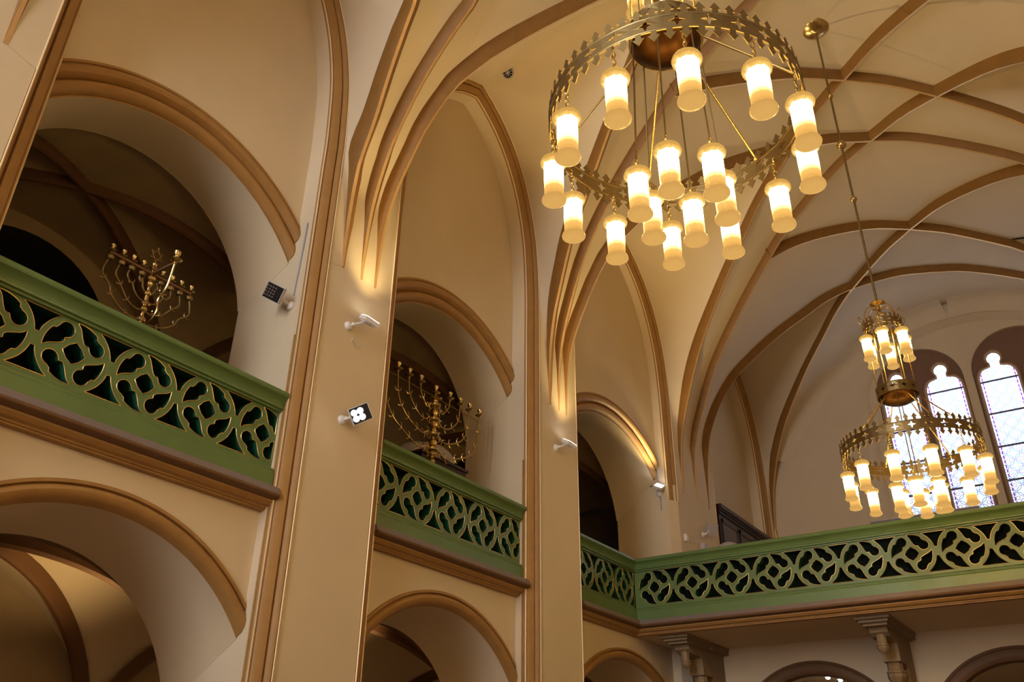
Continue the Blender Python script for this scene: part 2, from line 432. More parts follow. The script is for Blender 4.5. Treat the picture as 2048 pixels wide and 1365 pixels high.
# ------------------------------------------------------------------ arcade wall (left side)
UARCH = [dict(yc=3.90,zc=4.465,ri=1.957,ro=2.315,x=-.39), dict(yc=8.53,zc=4.42,ri=1.98,ro=2.325,x=-.39), dict(yc=13.41,zc=3.87,ri=2.62,ro=2.97,x=-.31)]
LARCH = [dict(yc=3.90,zc=.25,ri=1.93,ro=2.12,x=-.28), dict(yc=8.53,zc=.23,ri=1.93,ro=2.13,x=-.28), dict(yc=13.41,zc=-.40,ri=2.55,ro=2.75,x=-.28)]
UPROF = [(.06,-.30),(.03,-.12),(0,-.080),(.014,-.075),(.026,-.085),(.034,-.045),(.060,-.006),(.095,.012),(.130,.004),(.152,-.022),(.160,-.055),(.168,-.055),(.176,-.010),(.205,.040),(.240,.058),(.275,.050),(.300,.020),(.308,-.010),(.318,.020),(.345,.020),(.352,-.05)]
LPROF = [(.06,-.25),(.03,-.10),(0,-.055),(.014,-.030),(.030,.012),(.062,.042),(.095,.050),(.125,.034),(.142,.0),(.150,-.012),(.158,.022),(.188,.022),(.196,-.05)]
def lmap(x0): return lambda u, v, w: (x0+w, u, v)
wl = MB()
wl.box((BACK,-9,FLOOR), (0,PIERS[0][0],ZT+.6)); wl.box((BACK,-9,ZT+.6), (-.002,PIERS[0][0],12))
wall_left = wl.build('wall_left', CREAM); struct(wall_left, 'left arcade wall of the nave')
for i, (y0, y1) in enumerate(PIERS):
    mb = MB(); a = y0-.2; b = y1+.2
    pl = [(BACK,a)]+([(-.18,a),(-.18,y0+.012),(0,y0+.012)] if 0 < i < 3 else ([(-.12,a),(0,y0)] if i else [(0,a)]))+[(0,y1-.012),(-.18,y1-.012),(-.18,b),(BACK,b)]
    mb.prism([pl], FLOOR, ZT, lambda u, v, w: (u, v, w))
    o = mb.build('pier', CREAM, wall_left); o['label'] = ['cream pier at the left edge', 'wide cream pier with two floodlights', 'cream pier in the middle with one floodlight', 'cream pier at the far gallery'][i]
def bay_wall(k):
    (yl, yr) = BAYS[k]; P, Nn = FORM[k]; ap = int(np.argmax(P[:,1])); mb = MB()
    if k < 3:
        U = UARCH[k]; L = LARCH[k]; hw = (yr-yl)/2; yc = (yl+yr)/2
        aU = math.asin(min(.999, hw/U['ri'])); RU = U['ri']+.30; aH = math.asin(hw/RU); imp = U['zc']+RU*math.cos(aH)
        up = [(y, z) for y, z in P+Nn*.1 if z > imp]
        ar = [(U['yc']+RU*math.sin(a), U['zc']+RU*math.cos(a)) for a in np.linspace(aH, -aH, 40)]
        poly = [(yl-.1, imp)] + up + [(yr+.1, imp)] + ar
        if k == 2: poly = [(yl-.1, imp)] + [q for q in up if q[1] > 5.75 or q[0] < 14] + [(yr+.1, imp)] + ar
        mb.prism([poly], -.05, 0, lmap(U['x']), back=False)
        aL = math.asin(min(.999, hw/L['ri'])); RL = L['ri']+.17; aG = math.asin(hw/RL); impL = L['zc']+RL*math.cos(aG)
        ar = [(L['yc']+RL*math.sin(a), L['zc']+RL*math.cos(a)) for a in np.linspace(aG, -aG, 40)]
        mb.prism([[(yl-.1, impL), (yl-.1, 2.72), (yr+.1, 2.72), (yr+.1, impL)] + ar], -.05, 0, lmap(L['x']), back=False)
        # soffits: from the front arch to a rounder, slightly lower arch at the back of the wall
        for A, aa, drop in ((U, aU, .42), (L, aL, .30)):
            g = []
            crown = A['zc']+A['ri']
            rb = hw*1.02; zcb = crown-rb+ (.10 if A is U else -.10)
            for t in np.linspace(-1, 1, 49):
                a = t*aa; ab = t*math.asin(min(1, hw/rb))
                f = (A['x']-(.074 if A is U else .05), A['yc']+A['ri']*math.sin(a), A['zc']+A['ri']*math.cos(a))
                b = (BACK, yc+rb*math.sin(ab), zcb+rb*math.cos(ab))
                row = []
                for s in np.linspace(0, 1, 7):
                    row.append(tuple(f[c]+(b[c]-f[c])*s for c in range(3)))
                g.append(row)
            mb.grid(g)
            bk = [r[-1] for r in g]; top = 7.9 if A is U else 2.6; zz = 2.6 if A is U else FLOOR
            pol = [(p[1], p[2]) for p in bk]
            mb.prism([pol + [(yr, top), (yl, top)][:] ] if 0 else [[(yl-.3, pol[0][1]), (yl-.3, top), (yr+.3, top), (yr+.3, pol[-1][1])] + pol[::-1]], -.02, 0, lmap(BACK))
    else:
        up = [(y, z) for y, z in P+Nn*.1]
        mb.prism([[(yl-.3, 2.6)] + up + [(yr+.6, 2.6)]], -.05, 0, lmap(-.39), back=False)
    # reveal between wall arch moulding and the set-back panel
    g = [[(-.10, p[0]+n[0]*.004, p[1]+n[1]*.004), (-.27, p[0]+n[0]*.004, p[1]+n[1]*.004), (-.44, p[0]+n[0]*.004, p[1]+n[1]*.004)] for p, n in zip(P, Nn) if p[1] > (4.4 if k < 3 else 2.7)]
    mb.grid(g)
    o = mb.build('wall_panel', CREAM, wall_left, 35)
    o['label'] = ['bay at the left with two arches', 'middle bay with two arches', 'narrow-looking bay at the gallery corner', 'plain bay over the far gallery'][k]
for k in range(4): bay_wall(k)
struct(MB().box((BACK-.02,PIERS[0][0],7.4), (BACK,YEND,12)).build('wall_outer', CREAM))

def arch_mould(A, prof, bay, label):
    yl, yr = bay; yl += .006; yr -= .006; mb = MB(); rows = []
    N = 56
    for n, x in prof:
        r = A['ri']+n; aR = math.asin(min(.9999, (yr-A['yc'])/r)); aL = math.asin(max(-.9999, (yl-A['yc'])/r)); rows.append([])
        for i in range(N+1):
            a = aL+(aR-aL)*i/N; rows[-1].append((A['x']+x, A['yc']+r*math.sin(a), A['zc']+r*math.cos(a)))
    G = [[rows[j][i] for j in range(len(prof))] for i in range(N+1)]
    mb.grid(G)
    for e in (0, -1): mb.add(G[e], [tuple(range(len(prof)))])
    return trim(mb, BROWN, label, 30)
UL = ['ochre brown double roll moulding round the upper arch at the left edge', 'ochre brown double roll moulding over the arch with the upright menorah', 'ochre brown double roll moulding over the smaller upper arch ending at the glowing floodlight']
LL = ['ochre brown roll moulding round the lower arch in the bottom left corner', 'ochre brown roll moulding of the lower arch beside the two-floodlight pier', 'ochre brown roll moulding of the lower arch under the gallery corner']
for k in range(3):
    arch_mould(UARCH[k], UPROF, BAYS[k], UL[k]); arch_mould(LARCH[k], LPROF, BAYS[k], LL[k])

# ------------------------------------------------------------------ aisle and side gallery behind the arcade
XB = -3.75
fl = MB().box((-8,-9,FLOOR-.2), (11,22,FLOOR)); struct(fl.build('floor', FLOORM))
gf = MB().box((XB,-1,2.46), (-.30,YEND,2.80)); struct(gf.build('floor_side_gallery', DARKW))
def groin(y0, y1, x0, x1, zs, zc, mtl, nm):
    mb = MB(); n = 28; G = []
    for y in np.linspace(y0, y1, n):
        row = []
        for x in np.linspace(x0, x1, n):
            u = (2*(x-x0)/(x1-x0)-1); v = (2*(y-y0)/(y1-y0)-1)
            bx = zs+(zc-zs)*math.sqrt(max(0, 1-u*u)); by = zs+(zc-zs)*math.sqrt(max(0, 1-v*v))
            row.append((x, y, max(bx, by)))
        G.append(row)
    mb.grid(G); o = mb.build(nm, mtl, None, 30); struct(o)
    return o
def aisle_ribs(y0, y1, x0, x1, zs, zc, label):
    for sgn in (1, -1):
        pts = []
        for t in np.linspace(-1, 1, 33):
            pts.append(Vector(((x0+x1)/2+t*(x1-x0)/2, (y0+y1)/2+sgn*t*(y1-y0)/2, zs+(zc-zs)*math.sqrt(max(0, 1-t*t)))))
        mb = MB(); sec = [(-.065,.05),(-.055,-.09),(-.02,-.12),(.02,-.12),(.055,-.09),(.065,.05)]; G = []
        for i, p in enumerate(pts):
            t = (pts[min(i+1,32)]-pts[max(i-1,0)]).normalized(); s = t.cross(Vector((0,0,1)))
            s = s.normalized(); u = s.cross(t)
            G.append([p+s*a+u*d for a, d in sec])
        mb.grid(G)
        for e in (0, -1): mb.add(G[e], [tuple(range(len(sec)))])
        trim(mb, SHADOWB, label + (', rising to the right' if sgn == 1 else ', rising to the left'), 40)
YB = [-3.1, 1.58, 6.225, 10.85, 16.42, YEND]
for k in range(1, 5):
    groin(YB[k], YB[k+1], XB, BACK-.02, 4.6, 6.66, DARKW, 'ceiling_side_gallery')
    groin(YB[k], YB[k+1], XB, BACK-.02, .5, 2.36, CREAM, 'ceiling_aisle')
    if k < 4:
        nm = ['', 'behind the left upper arch', 'behind the middle upper arch', 'behind the far upper arch'][k]
        aisle_ribs(YB[k], YB[k+1], XB, BACK-.02, 4.6, 6.66, 'dark brown gallery vault rib ' + nm)
        nm = ['', 'behind the bottom left arch', 'behind the middle lower arch', 'behind the far lower arch'][k]
        aisle_ribs(YB[k], YB[k+1], XB, BACK-.02, .5, 2.34, 'dark brown aisle vault rib ' + nm)
        # brown wall rib just inside the lower arch
        yc = (BAYS[k-1][0]+BAYS[k-1][1])/2; mb = MB(); r = 2.2*(1 if k < 3 else 1.2); G = []
        for a in np.linspace(-.95, .95, 40):
            G.append([(xx, yc+(r+dr)*math.sin(a), 2.10-r+(r+dr)*math.cos(a)) for xx, dr in ((-1.30,.30),(-1.30,0),(-1.46,0),(-1.46,.30))])
        mb.grid(G); trim(mb, SHADOWB, 'dark brown inner arch band ' + nm, 30)
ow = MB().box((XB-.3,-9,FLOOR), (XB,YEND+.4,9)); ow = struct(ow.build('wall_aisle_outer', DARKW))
for k in (1, 2, 3):
    y = (YB[k]+YB[k+1])/2 + .15
    for z0, zs_, n in ((3.6, 5.2, 'upper'), ):
        mb = MB(); out = [(y-1.25,z0),(y+1.25,z0),(y+1.25,zs_)] + arc((y, zs_), 1.25, 0, PI, 24)[1:]
        mb.prism([out], 0, .012, lmap(XB)); o = mb.build('window_%d' % (k+4), BLACKW); struct(o, 'unlit arched gallery window')
struct(MB().box((XB,PIERS[0][0]-.6,FLOOR), (BACK,PIERS[0][0]-.4,8)).build('wall_aisle_end', DARKW))

# ------------------------------------------------------------------ pierced green balustrades
def mouchette():
    """one teardrop opening of the wheel (unit circle), drawn clockwise from its tail"""
    pol = lambda a, r: (r*math.cos(math.radians(a)), r*math.sin(math.radians(a)))
    out = [pol(a, .85) for a in np.linspace(95.5, 55, 11)]
    out += [pol(51, .790)]
    c = (.55, .33); out += [(c[0]+.213*math.cos(math.radians(a)), c[1]+.213*math.sin(math.radians(a))) for a in np.linspace(78, -148, 18)]
    out += [(.335,.295)]
    out += [tuple(p) for p in smoothline([(.315,.33),(.21,.335),(.135,.44),(.075,.58),(.01,.72),(-.075,.815)], 3)]
    return out
def cell_holes(u, v, R):
    H = []; M = mouchette()
    for q in range(4):
        c, s = [(1,0),(0,1),(-1,0),(0,-1)][q]
        H.append([(u+R*(c*x-s*y), v+R*(s*x+c*y)) for x, y in M][::-1])
    D = []
    for q in range(4):
        a = PI/2*q
        for t in (0, .25, .5, .75):
            p0 = (.31*math.cos(a), .31*math.sin(a)); p1 = (.31*math.cos(a+PI/2), .31*math.sin(a+PI/2))
            x = p0[0]+(p1[0]-p0[0])*t; y = p0[1]+(p1[1]-p0[1])*t; k = 1+.16*math.sin(PI*t)**2*(1 if t != .5 else 1.1)
            D.append((u+R*x*k, v+R*y*k))
    H.append(D); return H
def spandrels(u, v, R, s, up, dn):
    """triangular openings above and below between this circle and the next one"""
    H = []; m = u+s/2; rr = R*1.0
    for sg, lim in ((1, up), (-1, dn)):
        y = lim; L = []
        a0 = math.acos(min(1, (s/2-.020)/rr)); a1 = math.asin(min(.999, (lim-.004)/rr))
        a1 = min(a1, math.radians(74))
        L += [(u+rr*math.cos(a), v+sg*rr*math.sin(a)) for a in np.linspace(a0, a1, 8)]
        top = [(u+rr*math.cos(a1), v+sg*lim), (u+s-rr*math.cos(a1), v+sg*lim)]
        L2 = [(u+s-rr*math.cos(a), v+sg*rr*math.sin(a)) for a in np.linspace(a1, a0, 8)]
        H.append((L + top + L2) if sg == 1 else (L + top + L2)[::-1])
    return H
ZMED = 3.35; SP = .693; RM = .333
CAP = [(-.16,3.64),(.02,3.64),(.02,3.662),(.045,3.668),(.05,3.69),(.035,3.705),(.045,3.735),(.075,3.77),(.105,3.785),(.112,3.80),(.105,3.838),(.08,3.85),(-.16,3.85)]
BASE = [(-.16,2.80),(.05,2.80),(.05,2.955),(.035,2.975),(.04,3.0),(.012,3.02),(-.16,3.02)]
def balustrade(root, segs, name_len):
    """segs: list of (u0,u1,first medallion u, map, m0, m1) ; map(u,v,w) ; m0/m1 mitre slopes for the mouldings"""
    for (u0, u1, uf, fn, m0, m1) in segs:
        for prof, nm in ((CAP, 'hand_rail'), (BASE, 'base_rail')):
            mb = MB()
            G = [[fn(u0-w*m0, v, w) for w, v in prof] for _ in (0,)] + [[fn(u1+w*m1, v, w) for w, v in prof]]
            mb.grid(G); n = len(prof)
            mb.add(G[0], [tuple(range(n))]); mb.add(G[1], [tuple(range(n-1,-1,-1))])
            mb.build(nm, GREEN, root, 30)
        holes = []; u = uf
        while u+RM <= u1+.2:
            if u-RM >= u0-.6:
                for h in cell_holes(u, ZMED, RM)+spandrels(u, ZMED, RM, SP, .283, .288):
                    a, b = u0+.014, u1-.014
                    if min(p[0] for p in h) > b-.05 or max(p[0] for p in h) < a+.05: continue
                    h2 = []
                    for p in h:
                        p = (min(max(p[0], a), b), p[1])
                        if not h2 or abs(p[0]-h2[-1][0])+abs(p[1]-h2[-1][1]) > 1e-5: h2.append(p)
                    # drop runs of points that lie on the cut edge
                    h3 = [q for i, q in enumerate(h2) if not (q[0] in (a, b) and h2[i-1][0] == q[0] and h2[(i+1) % len(h2)][0] == q[0])]
                    if len(h3) > 3: holes.append(h3)
            u += SP
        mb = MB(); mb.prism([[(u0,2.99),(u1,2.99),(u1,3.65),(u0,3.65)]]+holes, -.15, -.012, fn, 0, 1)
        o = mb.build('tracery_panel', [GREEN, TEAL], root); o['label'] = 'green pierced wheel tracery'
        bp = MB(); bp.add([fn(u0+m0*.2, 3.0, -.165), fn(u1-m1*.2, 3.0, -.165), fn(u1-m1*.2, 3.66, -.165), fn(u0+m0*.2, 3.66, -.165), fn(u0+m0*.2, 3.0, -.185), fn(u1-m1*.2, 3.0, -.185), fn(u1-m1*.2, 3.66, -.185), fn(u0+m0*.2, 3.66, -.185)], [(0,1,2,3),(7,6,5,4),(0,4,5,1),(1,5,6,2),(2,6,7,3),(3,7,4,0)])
        bp.build('shade_board', DARKGREEN, root)['label'] = 'near black board added behind the tracery for the dark gallery beyond'  # dark sheet put in for the gloom seen through the openings
        g = MB(); k = 0
        for h in holes:
            c = np.mean(np.array(h), axis=0)
            g.tube([fn(p[0], p[1], -.011) for p in h], .0042, 5, closed=True)
        g.build('gold_outline', GOLD, o, 60)['label'] = 'gold lines edging the openings'
XF = -.20
def cornice(segs, label):
    led = MB(); cor = MB()
    lp = [(-.1,2.80),(.12,2.80),(.153,2.728),(.10,2.724),(-.1,2.724)]
    dp = [(-.1,2.725),(.151,2.728),(.158,2.716),(.156,2.704),(.148,2.694),(.10,2.672),(-.1,2.672)]; dr = MB()
    cp = [(-.1,2.675),(.085,2.675),(.082,2.655),(.05,2.625),(.01,2.612),(.006,2.598),(-.012,2.596),(-.014,2.580),(-.1,2.576)]
    for (u0, u1, uf, fn, m0, m1) in segs:
        for P, q in ((lp, led), (cp, cor), (dp, dr)):
            G = [[fn(u0-w*m0, v, w) for w, v in P], [fn(u1+w*m1, v, w) for w, v in P]]
            q.grid(G); q.add(G[0], [tuple(range(len(P)))]); q.add(G[1], [tuple(range(len(P)-1,-1,-1))])
    o = trim(led, LEDGE, 'mauve grey ledge below ' + label, 25)
    dr.build('drip_edge', SHADOWB, o, 25)['label'] = 'lower edge of the ledge, coloured dark for the shade under it'  # underside shade of the ledge put into a dark strip
    cor.build('cornice', BROWN, o, 25)['label'] = 'ochre brown cornice under the ledge'
fL = lmap(XF); YG = 13.66
fX = lambda u, v, w: (u, YG-w, v)
labs = ['green pierced balustrade with gold outlines, the largest at the left edge', 'green pierced balustrade with gold outlines below the upright menorah, between two piers']
for k in (0, 1):
    yl, yr = BAYS[k]; seg = [(yl+.01, yr-.004, (yl+yr)/2-SP*(3 if k == 0 else 3) + (.012 if k == 0 else -.05), fL, 0, 0)]
    r = thing('balustrade', labs[k], 'balustrade', group='green balustrades'); balustrade(r, seg, 3)
    cornice([(yl-.01, yr-.002+.03, 0, fL, 0, 0)], 'the ' + ['left', 'middle'][k] + ' green balustrade')
seg = [(BAYS[2][0]+.01, YG, 13.29-SP*2, fL, 0, -1), (XF, 10.5, .17, fX, -1, 0)]
r = thing('balustrade', 'long green pierced balustrade of the far gallery with its short corner return', 'balustrade', group='green balustrades'); balustrade(r, seg, 3)
cornice(seg, 'the far gallery balustrade')

# ------------------------------------------------------------------ far gallery, wall under it
sl = MB().box((-.30,YG+.04,2.585), (10.6,YEND,2.80)); struct(sl.build('floor_far_gallery', CREAM))
YW = 15.7
mb = MB(); holes = []
for xc in (2.03, 5.15, 8.35):
    holes.append(([(xc-1.27,FLOOR+.02),(xc+1.27,FLOOR+.02)] + arc((xc,.80), 1.27, 0, PI, 30))[::-1])
mb.prism([[(-.3,FLOOR),(10.6,FLOOR),(10.6,2.60),(-.3,2.60)]]+holes, -.5, 0, lambda u, v, w: (u, YW-w, v))
struct(mb.build('wall_under_gallery', CREAM), 'wall with round arches under the far gallery')
for xc, nm in ((2.03,'left'), (5.15,'right'), (8.35,'far right')):
    A = []; mb = MB()
    for a in np.linspace(0, PI, 44):
        A.append([(xc+(1.27+n)*math.cos(a), YW-x, .80+(1.27+n)*math.sin(a)) for n, x in ((-.02,-.2),(-.01,.01),(.03,.035),(.09,.045),(.15,.03),(.17,.01),(.20,.02),(.215,-.02))])
    mb.grid(A); trim(mb, SHADOWB, 'dark brown arch band under the far gallery, ' + nm + ' one', 30)
struct(MB().box((-.3,YW+.5,2.22), (10.6,YEND,2.32)).build('ceiling_under_gallery', CREAM))
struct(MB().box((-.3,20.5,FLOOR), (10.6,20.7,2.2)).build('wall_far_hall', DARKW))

def console(x, label):
    t = thing('console', label, 'bracket', (x, YW, 2.585), 'stone consoles under the far gallery')
    mb = MB()
    mb.box((-.25,-1.85,-.05), (.25,0,0)); mb.box((-.21,-1.78,-.09), (.21,0,-.05)); mb.box((-.175,-1.70,-.13), (.175,0,-.09))
    mb.box((-.235,-.75,-.12), (.235,0,-.05))
    mb.build('abacus', STONE, t)
    mb = MB()
    side = [(-1.55,-.13),(-1.52,-.20),(-1.42,-.25),(-1.28,-.27),(-1.10,-.25),(-1.02,-.30),(-.98,-.42),(-.98,-.55),(-.55,-.55),(-.50,-.62),(-.47,-.95),(0,-.95),(0,-.13)]
    mb.prism([side[::-1]], -.13, .13, lambda u, v, w: (w, u, v)); mb.build('bracket_arm', STONE, t)
    pend = [(.0,0),(.115,0),(.115,-.22),(.135,-.235),(.14,-.262),(.125,-.27),(.135,-.285),(.138,-.315),(.12,-.36),(.085,-.40),(.05,-.43),(.02,-.45),(0,-.45)]
    def drop(y, z, s, nm):
        mb = MB(); mb.lathe([(r*s, q*s) for r, q in pend], (0,y,z), 8)
        mb.build(nm, STONE, t, 20)
    drop(-1.42, -.22, .62, 'pendant'); drop(-.82, -.44, 1.0, 'pendant'); drop(-.30, -.80, 1.05, 'pendant')
    mb = MB(); mb.box((-.12,-.16,-4.185), (.12,0,-.95)); mb.build('shaft', STONE, t)
    mb = MB(); mb.lathe([(.0,0),(.06,0),(.06,-3.3),(.0,-3.3)], (-.12,-.36,-.88), 12); mb.build('colonnette', STONE, t, 40)
console(.37, 'carved stone console under the far gallery, the one near the corner')
console(3.56, 'carved stone console under the far gallery, the one to the right of the small spotlights')

# spotlights seen through the middle arch
for i, (x, y, z) in enumerate(((2.06,16.6,2.11), (2.27,16.6,2.06), (2.58,16.6,1.96))):
    t = thing('ceiling_spotlight', ['small lit spotlight under the far gallery, leftmost of three', 'small lit spotlight under the far gallery, middle of three', 'small lit spotlight under the far gallery, rightmost, at the frame edge'][i], 'spotlight', (x, y, z), 'spotlights under the gallery')
    MB().lathe([(0,.10),(.02,.10),(.05,.07),(.05,.02),(.06,0),(0,0)], n=14).build('housing', WHITEP, t, 40)
    MB().lathe([(0,0),(.042,-.002),(.034,-.030),(.0,-.04)], n=14).build('bulb', LEDON, t, 60)

# ------------------------------------------------------------------ end wall with the windows
fE = lambda y0: (lambda u, v, w: (u, y0-w, v))
def recess(x0, x1, zs, zt, z0):
    c = (x0+x1)/2; h = (x1-x0)/2
    return [(x0,z0),(x1,z0)] + [(c+h*math.cos(a)*1.0, zs+(zt-zs)*math.sin(a)) for a in np.linspace(0, PI, 40)]
TW = [(4.06,1.02), (6.29,1.02)]          # twin light groups
mb = MB(); R0 = recess(2.64,7.74,9.3,10.98,5.2); R1 = recess(2.86,7.52,9.3,10.80,5.3); mb.prism([[(-.6,2.0),(10.9,2.0),(10.9,12.4),(-.6,12.4)], R0[::-1]], -.012, 0, fE(YEND)); mb.grid([[fE(YEND+.005)(u,v,0), fE(YEND+.21)(u2,v2,0)] for (u,v),(u2,v2) in zip(R0+R0[:1],R1+R1[:1])])
wf = struct(mb.build('wall_far', CREAM), 'end wall with the stained windows')
mb = MB(); hl = [([(c-h,5.2),(c+h,5.2)] + arc((c,9.40), h, 0, PI, 30))[::-1] for c, h in TW]
mb.prism([[(2.5,4.9),(7.9,4.9),(7.9,11.2),(2.5,11.2)]]+hl, -.14, 0, fE(YEND+.20)); mb.build('window_wall', CREAM, wf)
def lancet(xc, hw, d=0.):
    """trefoil-headed light"""
    h = hw-d; R = .195-d*.9; cz = 9.755
    right = [(h,5.4+d),(h,9.18),(h*.985,9.29),(h*.92,9.40),(h*.78,9.49),(h*.60,9.535),(h*.44,9.545),(R*.72,9.565)]
    a0 = math.radians(-42)
    foil = [(R*math.cos(a), cz+R*math.sin(a)) for a in np.linspace(a0, math.radians(72), 10)]
    pts = right+foil+[(0, cz+R*1.06)]
    pts = pts+[(-x, z) for x, z in pts[::-1][1:]]
    return [(xc+x, z) for x, z in pts]
LIGHTS = [3.55, 4.585, 5.79, 6.81]
WLAB = ['tall trefoil headed stained window behind the far chandelier, leftmost', 'tall trefoil headed stained window, second from the left, behind the far chandelier ring', 'tall trefoil headed stained window to the right of the far chandelier', 'stained window cut off by the right edge']
for gi, (c, h) in enumerate(TW):
    mb = MB(); out = [(c-h-.06,5.1),(c+h+.06,5.1)] + arc((c,9.40), h+.06, 0, PI, 30)
    mb.prism([out]+[lancet(LIGHTS[gi*2+q], .455)[::-1] for q in (0, 1)], -.14, 0, fE(YEND+.30))
    o = mb.build('window_tracery', FRAMEM, wf); o['label'] = 'brown stone field around a pair of lights'
for i, xc in enumerate(LIGHTS):
    L0 = lancet(xc, .455)
    fr = MB(); fr.tube([fE(YEND+.29)(u, v, 0) for u, v in L0], .030, 8, closed=True)
    fr.tube([fE(YEND+.34)(u, v, 0) for u, v in lancet(xc, .455, .03)], .022, 8, closed=True)
    root = fr.build('window_%d' % (i+1), mat('window roll moulding %d' % i, (.36,.20,.10), .5), None, 60)
    struct(root, WLAB[i], 'window')
    g = MB(); g.prism([[(u-xc, v) for u, v in lancet(xc, .455, .005)]], -.01, 0, lambda u, v, w: (u, -w, v))
    pane = g.build('window_pane', GLASS, root, loc=(xc, YEND+.40, 0)); pane['label'] = 'white leaded glass with blue ring pattern'
    for zb in (9.21, 8.38, 7.55, 6.73, 5.92):
        MB().tube([(xc-.45,YEND+.385,zb), (xc+.45,YEND+.385,zb)], .024, 6).build('glazing_bar', LEAD, root)
# soft cove where the vault meets the end wall
mb = MB(); G = []
WZ = WZ+np.array([DZ(x, 21.4) for x in nx_])
for i in range(int(np.argmax(nx_ > .42)), NI+1, 2):
    G.append([(float(WX[i]-NX[i]*0), YEND-.35, float(WZ[i])), (float(WX[i]-NX[i]*.03), YEND-.20, float(WZ[i]-NZ[i]*.03)), (float(WX[i]-NX[i]*.10), YEND-.08, float(WZ[i]-NZ[i]*.10)), (float(WX[i]-NX[i]*.24), YEND-.015, float(WZ[i]-NZ[i]*.24)), (float(WX[i]-NX[i]*.40), YEND-.004, float(WZ[i]-NZ[i]*.40))])
mb.grid(G); mb.grid([[(W-x, y, z) for x, y, z in r] for r in G])
mb.build('wall_cove', VAULT, wf, 60)

# rest of the shell (behind and right of the camera)
struct(MB().box((W+.0,-9,FLOOR), (W+.3,YEND,7.2)).box((W+.0,-9,7.2), (W+.3,YEND,12)).build('wall_right', CREAM))
mb = MB(); mb.prism([[(-1,FLOOR),(11,FLOOR),(11,12.4),(-1,12.4)], ([(2.0,1.9),(5.2,1.9),(5.2,8.6)]+arc((3.6,8.6), 1.6, 0, PI, 24)[1:])[::-1]], -.3, 0, lambda u, v, w: (u, -9.0-w, v)); struct(mb.build('wall_back', CREAM), 'unseen back wall with a large window placed for the daylight on the jambs')

# ------------------------------------------------------------------ chandeliers
def arrow_band(R, nstar, zh, r_star, crenel=True):
    """pierced crown ring: stars and arrow-shaped crenels above and below, bent round radius R"""
    mb = MB(); cw = 2*PI*R/nstar
    def arrow(c, sg, y0):
        w = cw*.095; hw = cw*.19; a = zh*.30; b = zh*.74
        p = [(c-w,y0),(c-w,y0+a),(c-hw,y0+a),(c,y0+b),(c+hw,y0+a),(c+w,y0+a),(c+w,y0)]
        return p if sg > 0 else [(x, -y) for x, y in p]
    tops = []; bots = []
    for c in ((-cw/4, cw/4) if crenel else ()):
        tops += arrow(c, 1, zh/2); bots += arrow(c, -1, zh/2)
    outer = [(-cw/2,-zh/2)] + (bots if crenel else [(-cw/4,-zh/2),(0,-zh/2),(cw/4,-zh/2)]) + [(cw/2,-zh/2),(cw/2,0),(cw/2,zh/2)] + (tops[::-1] if crenel else [(cw/4,zh/2),(0,zh/2),(-cw/4,zh/2)]) + [(-cw/2,zh/2),(-cw/2,0)]
    star = []
    for k in range(8):
        a = PI/4*k+PI/2; rr = r_star if k % 2 == 0 else r_star*.36; star.append((rr*math.cos(a), rr*math.sin(a)))
    for s in range(nstar):
        th = 2*PI*s/nstar
        mb.prism([outer, star[::-1]], -.003, .003, lambda u, v, w, th=th: ((R+w)*math.cos(th+u/R), (R+w)*math.sin(th+u/R), v))
    return mb
def ring_pts(R, z, n=72): return [(R*math.cos(2*PI*k/n), R*math.sin(2*PI*k/n), z) for k in range(n)]
LPROFILE = [(0,0),(.03,-.002),(.060,-.010),(.080,-.026),(.087,-.045),(.083,-.060),(.068,-.068),(.062,-.074),(.0625,-.20),(.061,-.30),(.064,-.318),(.074,-.330),(.079,-.345),(.078,-.354),(.060,-.366),(.030,-.372),(0,-.373)]
def lamp_proto():
    mb = MB(); prof = []
    for i, (r, z) in enumerate(LPROFILE):
        if i in (8, 9):
            z0 = LPROFILE[i-1][1]; r0 = LPROFILE[i-1][0]
            for t in (.25,.5,.75): prof.append((r0+(r-r0)*t, z0+(z-z0)*t))
        prof.append((r, z))
    mb.lathe(prof, n=22); o = mb.build('lamp', LAMPM, None, 50); TOP.remove(o); return o
LAMP0 = lamp_proto()
def chain_mesh(h):
    mb = MB(); n = max(2, int(h/.032)); z = 0
    mb.lathe([(0,.012),(.02,.010),(.024,0),(0,-.004)], n=10)
    for i in range(n):
        c = .012+(h-.02)*(i+.5)/n; L = h/n*.62
        pts = [((.011*math.cos(a) if i % 2 == 0 else 0), (0 if i % 2 == 0 else .011*math.cos(a)), c+L*math.sin(a)) for a in np.linspace(0, 2*PI, 10, endpoint=False)]
        mb.tube(pts, .0035, 5, closed=True)
    return mb
